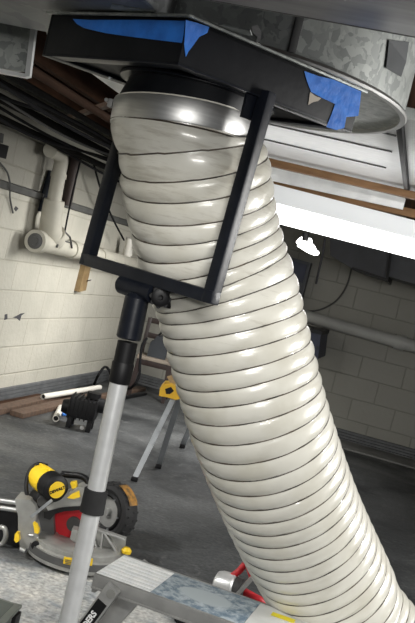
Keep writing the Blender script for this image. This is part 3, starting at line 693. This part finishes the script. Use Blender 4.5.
# ------------------------------------------------------------------ chair
dC = 8.62
ch = thing('wooden_chair', PZ(148, 392), 'low dark wooden chair with tan seat in the back corner', 'chair')
def cp(x_, y_, d_=0.): return P(x_, y_, dC+d_)
s0, s1 = cp(134, 354, .0), cp(167, 361.5, -.1)
fz = lambda q: V((q.x, q.y, 0))
sz = cp(154, 361, -.1).z
sA = V((s0.x, s0.y, sz)); 
chx = R0; chy = FH
sc0 = cp(156, 359, 0); sc0.z = sz
MB().box(sc0+UP*.012, (.34, .30, .035), (chx, chy, UP), .01).build('seat', SEAT, ch)
MB().box(sc0-UP*.03, (.32, .28, .05), (chx, chy, UP), .003).build('seat_apron', CHAIRW, ch)
for sx, sy in ((-.14, -.12), (.14, -.12), (-.15, .12), (.15, .12)):
    tpp = sc0+chx*sx+chy*sy-UP*.01; bt = fz(tpp)+chx*(sx*.15)+chy*(sy*.2)
    mb = MB(); mb.loft([[c_+chx*(u_*w)+chy*(v_*w) for u_, v_ in ((-1, -1), (1, -1), (1, 1), (-1, 1))] for c_, w in ((tpp, .024), (bt, .016))]); mb.build('leg', CHAIRW, ch)
for sx in (-.15, .15):
    a_ = sc0+chx*sx+chy*.13; b_ = a_+UP*.36+chy*.03; MB().bar(a_-UP*.02, b_, .035, .03, chx, .004).build('back_post', CHAIRW, ch)
for h_ in (.34, .20): MB().bar(sc0+chx*-.15+chy*(.13+h_*.08)+UP*h_, sc0+chx*.15+chy*(.13+h_*.08)+UP*h_, .05, .018, UP, .004).build('back_rail', CHAIRW, ch)
bg = sc0+chx*.0+UP*.031+chy*-.01
bo = thing('black_tool_bag', bg, 'dark grey box-shaped bag resting on the wooden chair seat', 'bag')
mb = MB(); mb.loft([[bg+chx*(u_*w*1.0+.0)+chy*(v_*.09)+UP*h_ for u_, v_ in ((-1, -1), (1, -1), (1, 1), (-1, 1))] for h_, w in ((0., .085), (.13, .08), (.15, .06), (.2, .035))]); mb.build('bag_body', GREYM, bo)
MB().tube([bg+chx*-.03+UP*.19, bg+chx*-.0+UP*.235, bg+chx*.03+UP*.19], .01, 8, 5).build('handle', BLACK, bo)
tag(MB().tube([cp(147, 338, -.3), cp(142, 346, -.32), cp(140, 362, -.34), cp(139, 376, -.34), cp(133, 386, -.3), PZ(124, 391)+UP*.013, PZ(114, 388)+UP*.013], .012, 8, 6).build('power_cord', CABLE), 'black cord hanging from the bag and trailing over the floor', 'cord')

# ------------------------------------------------------------------ sawhorse
f1, f2, f3 = PZ(134, 481), PZ(158, 468), PZ(182, 448)
ap = P(174, 397, 5.55); 
sh_ = thing('sawhorse', (f1+f2)/2, 'zinc legged sawhorse with yellow bracket standing behind the hose', 'sawhorse')
def channel(a, b, w, nm):
    mb = MB(); d = (b-a).normalized(); sx = R0-d*R0.dot(d); sx.normalize(); sy = d.cross(sx)
    if sy.dot(FH) > 0: sy = -sy
    mb.box((a+b)/2, (w, .004, (b-a).length), (sx, sy, d)); 
    for s_ in (-1, 1): mb.box((a+b)/2+sx*(s_*w/2)-sy*.012, (.004, .026, (b-a).length), (sx, sy, d)); mb.box((a+b)/2+sx*(s_*w*.2)+sy*.003, (.006, .004, (b-a).length), (sx, sy, d))
    return mb.build(nm, ZINC, sh_)
g = ap+V((0, .2, .0))
channel(f1+UP*.02, ap+V((0, -.0, 0)), .027, 'leg'); channel(f2+UP*.02, ap+V((.01, .12, 0)), .032, 'leg')
e_ = P(200, 404, 6.5)
channel(f3+UP*.02, e_, .034, 'leg'); f4 = V((f3.x, f3.y+.45, 0)); channel(f4+UP*.02, e_+V((.0, .1, 0)), .032, 'leg')
for q_ in (f1, f2, f3, f4): MB().box(q_+UP*.014, (.04, .036, .026), (R0, FH, UP), .004).build('foot', BLACK, sh_)
MB().bar(ap+V((0, .05, .03)), e_+V((0, .05, .03)), .05, .04, UP, .003).build('beam', ZINC, sh_)
dY_ = (ap-EYE).dot(FW)-.03
MB().prism(pxpoly([(160, 388), (164, 384), (171, 384), (180, 388), (182, 398), (176, 400), (166, 397), (159, 396)], dY_), FH*.16).build('bracket', YEL_D, sh_)
MB().prism(pxpoly([(165, 389), (171, 387), (174, 391), (170, 394), (166, 394)], dY_-.003), FH*.01).build('slot', BLACK, sh_)
MB().prism(pxpoly([(167, 377), (173, 375), (184, 380), (184, 388), (171, 385)], dY_+.06), FH*.04).build('wood_rail', WOOD_T, sh_)

# ------------------------------------------------------------------ mitre saw
O = PZ(74, 560); dS = (O-EYE).dot(FW)
saw = thing('mitre_saw', O, 'yellow and grey sliding mitre saw with red blade guard on the floor', 'power saw')
def sp(x_, y_, d_=0.): return P(x_, y_, dS+d_)
tz = .088
MB().lathe(O+UP*.012, UP, [(0, .175), (.006, .205), (.02, .208), (.055, .20), (.06, .192), (.076, .190), (.08, .183), (.08, .10), (.074, .09)], 72).build('turntable', CAST, saw)
MB().ring(O+UP*.012, UP, [(.022, .2075), (.022, .2095), (.05, .2075), (.05, .2035)], 72).build('angle_scale', CAST_D, saw)
# stickers on the drum front
def on_drum2(px, py, r):
    v = ray(px, py); a = v.x**2+v.y**2; ox, oy = -O.x, -O.y; b = 2*(v.x*ox+v.y*oy); c = ox*ox+oy*oy-r*r
    return EYE+v*((-b-math.sqrt(max(b*b-4*a*c, 0)))/(2*a))
for pl in (((64, 557), (73, 558.5), (72, 565.5), (63, 563.5)), ((85, 558), (93, 559), (92, 566), (84, 565))):
    MB().prism([on_drum2(x_, y_, .211) for x_, y_ in pl], FH*.006).build('warning_sticker', YEL, saw, smooth=False)
mb = MB()
for k, yv in enumerate((559.6, 561.3, 563.)): mb.prism([on_drum2(65, yv, .2125), on_drum2(71, yv+.9, .2125), on_drum2(71, yv+1.5, .2125), on_drum2(65, yv+.6, .2125)], FH*.003)
mb.build('sticker_print', CAST_D, saw, smooth=False)
for a_ in (-2.3, -.7, .9, 2.4): MB().cyl(O+R0*(.15*math.cos(a_))+FH*(.15*math.sin(a_)), O+R0*(.15*math.cos(a_))+FH*(.15*math.sin(a_))+UP*.02, .02, n=14).build('foot', RUBBER, saw)
# base wings
MB().prism([sp(76, 558, -.1), sp(98, 557, -.02), sp(126, 561, .02), sp(124, 568, .02), sp(97, 568, -.04), sp(76, 569, -.1)], FH*.14).build('base_wing', CAST, saw)
MB().prism([sp(-6, 545, .05), sp(20, 551, -.02), sp(36, 553, -.06), sp(35, 559, -.06), sp(18, 558, -.02), sp(-6, 553, .05)], FH*.1).build('base_wing', CAST, saw)
# fence
MB().prism([sp(96, 528, -.02), sp(126, 539, -.02), sp(124, 556, -.02), sp(108, 552, -.02), sp(92, 550, -.02)], FH*.02).build('fence', CAST, saw)
mb = MB()
for a_, b_ in (((92, 533), (98, 549)), ((104, 531), (118, 553)), ((103, 531), (101, 551)), ((96, 528.5), (126, 539))): mb.bar(sp(*a_, -.035), sp(*b_, -.035), .008, .04, R0, .001)
mb.build('fence_web', ALU_D, saw)
MB().prism([sp(72, 529, -.09), sp(81, 531, -.09), sp(80, 541, -.09), sp(76, 543, -.09), sp(70, 539, -.09)], FH*.05).build('fence_end', CAST, saw)
MB().prism([sp(92, 553, -.08), sp(97, 554, -.08), sp(96, 565, -.08), sp(90, 564, -.08)], FH*.05).build('fence_knob', CAST_D, saw)
# blade
bc = sp(76, 523, .02); bn = (-FH*1. - R0*.25 + UP*.05).normalized()
bxx, byy, _ = frame(bn)
nT = 60; poly = []
for k in range(nT*2): 
    r_ = .102 if k % 2 else .107
    poly.append(bc + bxx*(r_*math.cos(math.pi*k/nT)) + byy*(r_*math.sin(math.pi*k/nT)))
MB().prism(poly, bn*.003).build('blade', ALU_D, saw, smooth=False)
MB().lathe(bc+bn*.006, bn, [(0, .097), (.003, .099), (.014, .09), (.016, .04), (.016, .0)], 60).build('blade_guard', RED, saw)
MB().lathe(bc+bn*.022, bn, [(0, .032), (.012, .03), (.014, .012)], 24).build('arbor_flange', CAST_D, saw)
# gearcase / upper guard arm
MB().prism([sp(46, 507, -.06), sp(53, 503, -.06), (sp(66, 494, -.06)), sp(79, 487, -.06), sp(88, 488, -.06), sp(95, 494, -.06), sp(94, 505, -.06), sp(84, 507, -.06), sp(67, 509, -.06), sp(58, 511, -.06), sp(51, 516, -.06)], FH*.09).build('upper_guard', CAST, saw)
MB().prism([sp(44, 512, -.065), sp(62, 507.5, -.065), sp(94, 505, -.065), sp(94, 509, -.065), sp(64, 511.5, -.065), sp(55, 514, -.065), sp(50, 520, -.065), sp(44, 518, -.065)], FH*.1).build('guard_skirt', BLACK, saw)
MB().prism([sp(67, 498, -.068), sp(72, 494, -.068), sp(79, 491, -.068), sp(80, 497, -.068), sp(74, 499, -.068)], FH*.01).build('yellow_panel', YEL, saw)
MB().prism([sp(70, 483, -.03), sp(76, 482, -.03), sp(77, 489, -.03), sp(72, 489, -.03)], FH*.03).build('trigger_lock', YEL, saw)
# motor
m0, m1 = sp(37, 474, .06), sp(56.5, 489.5, -.09); md = (m1-m0).normalized()
Lm = (m1-m0).length
MB().lathe(m0, md, [(0, .03), (.006, .046), (.03, .054), (Lm*.62, .057), (Lm*.66, .054)], 32).build('motor_housing', YEL, saw)
xm, ym, _ = frame(md)
mb = MB()
for k in range(3):
    t_ = math.pi*.3+k*.42; dv = xm*math.cos(t_)+ym*math.sin(t_)
mb.bar(m0+md*.03+UP*.05-R0*.01, m0+md*(Lm*.6)+UP*.052-R0*.01, .018, .02, UP, .003); mb.build('motor_rib', YEL, saw)
MB().lathe(m0+md*(Lm*.64), md, [(0, .054), (.004, .059), (Lm*.36-.006, .057), (Lm*.36, .05), (Lm*.36+.004, .036)], 32).build('motor_end_cap', BLACK, saw)
dk = m0+md*(Lm+.004)
MB().lathe(dk, md, [(0, .0355), (.003, .0355), (.0035, .033)], 40).build('badge', YEL, saw)
tx = (CAMX*1. + CAMY*.10); tx = (tx-md*tx.dot(md)).normalized(); ty = (-md).cross(tx); ty = ty if ty.z > 0 else -ty
text('brand_lettering', 'DEWALT', BLACK, saw, dk+md*.0045, tx, ty, .0175, .0006, bold=.0009)
MB().tube([sp(52, 472, .0), sp(56, 476, -.02), sp(64, 474, .0)], .008, 8, 4).build('motor_bracket', BLACK, saw)
MB().lathe(sp(36, 495, .0), md, [(0, .03), (.01, .037), (.06, .037), (.065, .03)], 28).build('brush_housing', BLACK, saw)
MB().lathe(sp(36, 495, .0)+md*.066, md, [(0, .026), (.004, .026), (.005, .008)], 24).build('brush_cap', CAST_D, saw)
MB().tube([sp(62, 474, .05), sp(70, 475, .04), sp(80, 476, .03), sp(87, 480, .02), sp(88, 487, .01), sp(84, 492, .0)], .014, 12, 5).build('carry_handle', BLACK, saw)
MB().tube([sp(47, 466, .02), sp(38, 464, .03), sp(30, 470, .02), sp(26.5, 482, -.0), sp(27, 494, -.02), sp(31, 499, -.02)], .009, 10, 6).build('power_cable', BLACK, saw)
# slide carriage and rails
MB().prism([sp(15, 499, -.1), sp(30, 500, -.1), sp(35, 505, -.1), sp(36.5, 513, -.1), sp(35, 524, -.1), sp(38, 537, -.1), sp(36, 550, -.1), sp(20, 548, -.1), sp(18, 530, -.1), sp(18, 516, -.1), sp(16, 508, -.1)], FH*.12).build('slide_carriage', CAST, saw)
MB().bar(sp(31, 517, -.12), sp(52, 500, -.12), .012, .006, UP, .001).build('linkage', ZINC, saw)
for y_ in (501.0, 508.5): MB().tube([sp(-25, y_-4.5, -.05), sp(19, y_+2.0, -.05)], .0105, 16, 0).build('slide_rail', STEEL, saw)
MB().prism([sp(-25, 505, -.02), sp(16, 512, -.02), sp(19, 547, -.02), (sp(-4, 541, -.02)), sp(-25, 536, -.02)], FH*.1).build('rear_body', BLACK, saw)
MB().tube([sp(1, 527, -.05), sp(5, 529, -.06), sp(6, 536, -.06), sp(3, 543, -.05), sp(-2, 545, -.05)], .011, 12, 5).build('bevel_lever', CAST, saw)
MB().prism([sp(14, 540, -.13), sp(15, 534, -.13), sp(18.5, 533, -.13), sp(19, 541, -.13), sp(16, 543, -.13)], FH*.04).build('bevel_lock', YEL, saw)
MB().prism([sp(33, 523, -.13), sp(36, 525, -.13), sp(38.5, 530, -.13), sp(38, 534, -.13), sp(34.5, 533, -.13)], FH*.03).build('lock_lever', YEL, saw)
MB().cyl(sp(29, 535, -.13), sp(34, 535.5, -.13), .008, n=12).build('lock_pin', STEEL, saw)
MB().cyl(sp(20, 548.5, -.13), sp(25, 551, -.13), .01, n=12).build('adjust_bolt', STEEL, saw)
MB().lathe(sp(36, 545, -.12), -FH, [(0, .018), (.012, .018), (.014, .008)], 18).build('clamp_knob', BLACK, saw)
MB().prism([sp(35, 512, -.02), sp(52, 509, -.02), sp(55, 538, -.02), sp(46, 546, -.02), sp(38, 543, -.02)], FH*.06).build('pivot_housing', CAST_D, saw)
# yellow cap and black clamp at the right end
MB().lathe(sp(126, 553, -.03), UP, [(0, .02), (.012, .022), (.024, .012)], 20).build('end_knob', YEL, saw)

# ------------------------------------------------------------------ wheel behind the saw
wc = PZ(105, 539); wr = .132; wa = (-FH*.80 - R0*.60).normalized(); wctr = V((wc.x, wc.y, wr+.002))
wh = thing('rubber_wheel', V((wctr.x, wctr.y, 0)), 'black rubber tyred wheel with grey hub standing behind the mitre saw', 'wheel')
MB().ring(wctr, wa, [(-.035, .085), (-.045, .105), (-.04, .122), (-.02, wr), (.02, wr), (.04, .122), (.045, .105), (.035, .085)], 64).build('tyre', RUBBER, wh)
xw, yw, _ = frame(wa); mb = MB()
for k in range(44):
    t_ = 2*math.pi*k/44; dv = xw*math.cos(t_)+yw*math.sin(t_); tg = wa.cross(dv)
    mb.box(wctr+dv*(wr-.001)+wa*(.016*(1 if k % 2 else -1)), (.008, .009, .03), (dv, tg, wa), .001)
mb.build('tread', RUBBER, wh)
MB().ring(wctr, wa, [(-.03, .072), (.042, .072), (.046, .08), (.038, .088), (-.03, .088)], 56).build('rim', BLACK, wh)
MB().lathe(wctr+wa*.012, wa, [(0, .073), (.008, .073), (.01, .02), (.03, .018)], 48).build('hub_disc', ALU_D, wh)
for k in range(6):
    t_ = k*math.pi/3; MB().cyl(wctr+(xw*math.cos(t_)+yw*math.sin(t_))*.079+wa*.04, wctr+(xw*math.cos(t_)+yw*math.sin(t_))*.079+wa*.05, .005, n=8).build('rim_bolt', ZINC, wh)
ol = mat('mottled_orange', (.42, .20, .03), .5, col2=(.10, .06, .02), nscale=40)  # mottled orange-brown patch across the upper tread
mb = MB(); rr = []
for k in range(9):
    t_ = None
    f_ = k/8
    # upper right part of the tread as seen from the saw
    a_ = math.radians(78-48*f_); dv = (UP*math.sin(a_) + (R0-wa*R0.dot(wa)).normalized()*math.cos(a_)).normalized(); dv = (dv-wa*dv.dot(wa)).normalized()
    rr.append([wctr+dv*(wr+.0045)+wa*.026, wctr+dv*(wr+.0045)-wa*.028, wctr+dv*(wr+.006)-wa*.028, wctr+dv*(wr+.006)+wa*.026])
mb.loft(rr).build('orange_patch', ol, wh)

# ------------------------------------------------------------------ work platform
PZh = .40
pa, pb_, pq_ = PZ(95.6, 572.5, PZh), PZ(124, 554, PZh), PZ(235, 622.8, PZh)
py0 = pa.y; py1 = pa.y+(pb_-pa).length*.97; px0 = pa.x; px1 = px0+1.05; pxe = px0+.45; pxm = px0+.172
print('PLAT', pa, pb_, pq_, py1-py0)
pf = thing('work_platform', V((px0+.4, (py0+py1)/2, 0)), 'low folding aluminium work platform dusted white and blue-grey, beside the hose', 'work platform')
mb = MB(); n = 8; w = (py1-py0)/n
mb.box(((px0+pxm)/2, (py0+py1)/2, PZh-.009), (pxm-px0, py1-py0, .012))
for k in range(n): mb.box(((px0+pxm)/2, py0+w*(k+.5), PZh-.004), (pxm-px0, w*.88, .008), bev=.002)
mb.build('ribbed_tread', TREAD, pf)
MB().box(((pxm+pxe)/2+.001, (py0+py1)/2, PZh-.009), (pxe-pxm, py1-py0, .018), bev=.002).build('dusty_tread', DECK, pf)
MB().box(((pxe+px1)/2+.002, (py0+py1)/2, PZh-.009), (px1-pxe, py1-py0, .018), bev=.002).build('end_tread', ENDW, pf)
for y_ in (py0-.004, py1+.004):
    mb = MB(); mb.box(((px0+px1)/2, y_, PZh-.020), (px1-px0, .012, .040), bev=.002); mb.box(((px0+px1)/2, y_, PZh-.040), (px1-px0, .02, .006), bev=.002)
    mb.build('side_rail', ALU_D, pf)
for x_ in (px0+.006, px1-.006): MB().box((x_, (py0+py1)/2, PZh-.034), (.012, py1-py0, .05), bev=.002).build('end_rail', ALU_D, pf)
stk = [V((px0+.50+a, py0+.15+b, PZh+.0005)) for a, b in ((0, .03), (.07, .03), (.07, .0), (0, .0))]
MB().prism(stk, UP*.0008).build('yellow_sticker', mat('sticker_yellow', (.85, .72, .02), .5), pf, smooth=False)
# legs, splayed outwards
for (x0_, sgn) in ((px0+.075, -1), (px1-.10, 1)):
    for (y_, near) in ((py0-.028, True), (py1+.028, False)):
        a_ = V((x0_, y_, PZh-.012)); b_ = V((x0_+sgn*.155, y_, .012))
        lg = MB().bar(a_, b_, .044, .026, V((1, 0, 0)), .003).build('leg', ALU_D, pf)
        d = (b_-a_).normalized(); MB().bar(b_-d*.03, b_+d*.004, .052, .034, V((1, 0, 0)), .004).build('foot', RUBBER, lg)
        MB().cyl(a_+V((0, -.017, -.015)), a_+V((0, .017, -.015)), .014, n=14).build('hinge_pin', CAST, lg)
        if near and sgn < 0:
            pw = V((d.z, 0, -d.x)); pw = pw if pw.x > 0 else -pw    # across the leg
            q0 = a_+d*.05; q1 = a_+d*.29
            yo = V((0, -.0135, 0))
            MB().prism([q0+yo-pw*.0165, q0+yo+pw*.0165, q1+yo+pw*.0165, q1+yo-pw*.0165], V((0, -.0012, 0))).build('label', BLACK, lg, smooth=False)
            text('lettering', 'LADDERS', mat('white_print', (.8, .8, .8), .6), lg, a_+d*.138+V((0, -.0152, 0)), -d, -pw, .024, .0004, bold=.0008)
    a_ = V((x0_+sgn*.12, py0-.02, PZh*.42)); MB().cyl(a_, V((a_.x, py1+.02, a_.z)), .012, n=14).build('cross_brace', ALU_D, pf)
# second stile just inside the near leg
MB().bar(V((px0+.12, py0+.06, PZh-.03)), V((px0-.07, py0+.06, .012)), .055, .024, V((1, 0, 0)), .003).build('inner_leg', ALU_D, pf)

ang = math.atan2(pq_.y-pa.y, pq_.x-pa.x); pl0 = pf.location.copy(); ro = Matrix.Rotation(ang, 3, 'Z')
pf.rotation_euler.z = ang; pf.location = V((pa.x, pa.y, 0)) - ro @ (V((pa.x, pa.y, 0))-pl0)
# ------------------------------------------------------------------ red and silver canister
kc = PZ(234, 606); kz = .09
cn = thing('silver_canister', kc, 'round silver canister in a red frame behind the work platform', 'canister')
dk_ = (kc-EYE).dot(FW)
k0, k1 = P(215, 583, dk_+.03), P(245, 591, dk_-.02); kd_ = (k1-k0).normalized()
MB().lathe(k0, kd_, [(0, .03), (.01, .052), (.03, .058), (.085, .058), (.09, .052)], 36).build('drum', ALU, cn)
MB().lathe(k0+kd_*.092, kd_, [(0, .05), (.03, .045), (.034, .02)], 32).build('dark_end', CAST_D, cn)
MB().tube([P(230, 578, dk_), P(239, 571, dk_), P(246, 564, dk_), P(250, 570, dk_-.02), P(253, 580, dk_-.03)], .014, 12, 4).build('red_frame', RED, cn)
MB().tube([P(245, 592, dk_), P(254, 597, dk_-.02), P(262, 602, dk_-.02), P(266, 612, dk_)], .016, 12, 3).build('red_frame', RED, cn)
MB().bar(P(237, 594, dk_-.05), P(252, 578, dk_-.05), .018, .014, UP, .002).build('grey_strap', ALU_D, cn)
MB().cyl(V((k0.x+.05, k0.y, 0.001)), V((k0.x+.05, k0.y, k0.z-.03)), .03, n=16).build('stand', CAST_D, cn)

tag(MB().tube([PZ(157, 601)+UP*.011, PZ(162, 607)+UP*.011, PZ(168, 613)+UP*.011, PZ(178, 616)+UP*.011, PZ(176, 622)+UP*.011, PZ(183, 624)+UP*.011, PZ(188, 614)+UP*.011, PZ(196, 628)+UP*.011], .010, 8, 6).build('power_cord', CABLE), 'black cord looping on the floor under the work platform', 'cord')
# ------------------------------------------------------------------ grey-green tray, lower left
tz_ = .10
c1 = PZ(20, 605, tz_); ta = R0*1.0; tb = FH
tr = thing('plastic_tray', V((c1.x-.2, c1.y-.0, 0)), 'grey-green open plastic tray on the floor at the lower left', 'tray')
u1 = (PZ(-6, 596, tz_)-c1).normalized(); u2 = (PZ(4, 622, tz_)-c1).normalized(); L_1, L_2 = .42, .34
p4 = [c1, c1+u1*L_1, c1+u1*L_1+u2*L_2, c1+u2*L_2]; ctr_ = sum(p4, V((0, 0, 0)))/4
def inset(p, k): q = ctr_.lerp(p, k); return q
mb = MB()
lv = [(1.0, tz_), (.93, tz_), (.86, .012), (.84, .002), (.9, .002), (.97, tz_-.02), (1.0, tz_-.014)]
rg = []
for k, z in lv: rg.append([V((inset(p, k).x, inset(p, k).y, z)) for p in p4])
mb.loft(rg, False, True); q4 = [V((inset(p, .86).x, inset(p, .86).y, .006)) for p in p4]; mb.prism(q4, UP*.006)
mb.build('tray_body', TRAYM, tr)
MB().bar(c1.lerp(c1+u2*L_2, .06)+UP*.006, c1.lerp(c1+u2*L_2, .95)+UP*.006, .012, .025, UP, .003).build('rim_bead', TRAYM, tr)
MB().box(c1+u2*.06-UP*.03+(-u1)*.012, (.06, .014, .05), (u2, u1, UP), .003).build('latch', BLACK, tr)

# ------------------------------------------------------------------ light
def area(name, loc, tgt, sx, sy, power, color=(1, .985, .95), spread=180):
    l = bpy.data.lights.new(name, 'AREA'); l.shape = 'RECTANGLE'; l.size = sx; l.size_y = sy; l.energy = power; l.spread = math.radians(spread); l.color = color
    o = bpy.data.objects.new(name, l); col.objects.link(o); o.location = loc
    o.rotation_euler = (V(tgt)-V(loc)).to_track_quat('-Z', 'Y').to_euler(); return o
area('ceiling_lamp_behind_camera', (.9, -1.4, 1.75), (-.4, 2.6, .9), 1.2, .3, 56)
area('top_fill_light', (.1, .3, 2.2), (-.3, 2.6, .3), 1.2, .3, 60)  # added fill without a fixture, gives the platform and floor top light
area('left_fill_light', (-2.4, 2.2, 2.0), (-1.3, 4.1, 0), 1.2, .3, 110, spread=100)  # added fill out of view, cone narrowed onto the saw
area('right_fill_light', (2.2, 3.2, 1.55), (-.1, 3.3, 1.8), .3, 1.2, 62)  # added fill out of view, brightens the drum side and metal pan
area('right_rear_fill_light', (2.7, 4.7, 1.55), (.4, 4.3, 1.95), .3, 1.2, 30, spread=110)  # second added fill on this side, whitens the sheet metal pan
area('middle_fill_light', (-1.0, 6.7, 1.95), (-2.3, 6.9, .2), .3, 1.2, 60, spread=130)  # added fill behind the hose for the left wall, no fixture there
w = bpy.data.worlds.new('world'); sc.world = w; w.use_nodes = True
w.node_tree.nodes['Background'].inputs[0].default_value = (.9, .95, 1, 1); w.node_tree.nodes['Background'].inputs[1].default_value = .09
vs = sc.view_settings; vs.view_transform = 'Standard'; vs.look = 'None'; vs.gamma = 1; vs.use_curve_mapping = False; vs.exposure = 0.
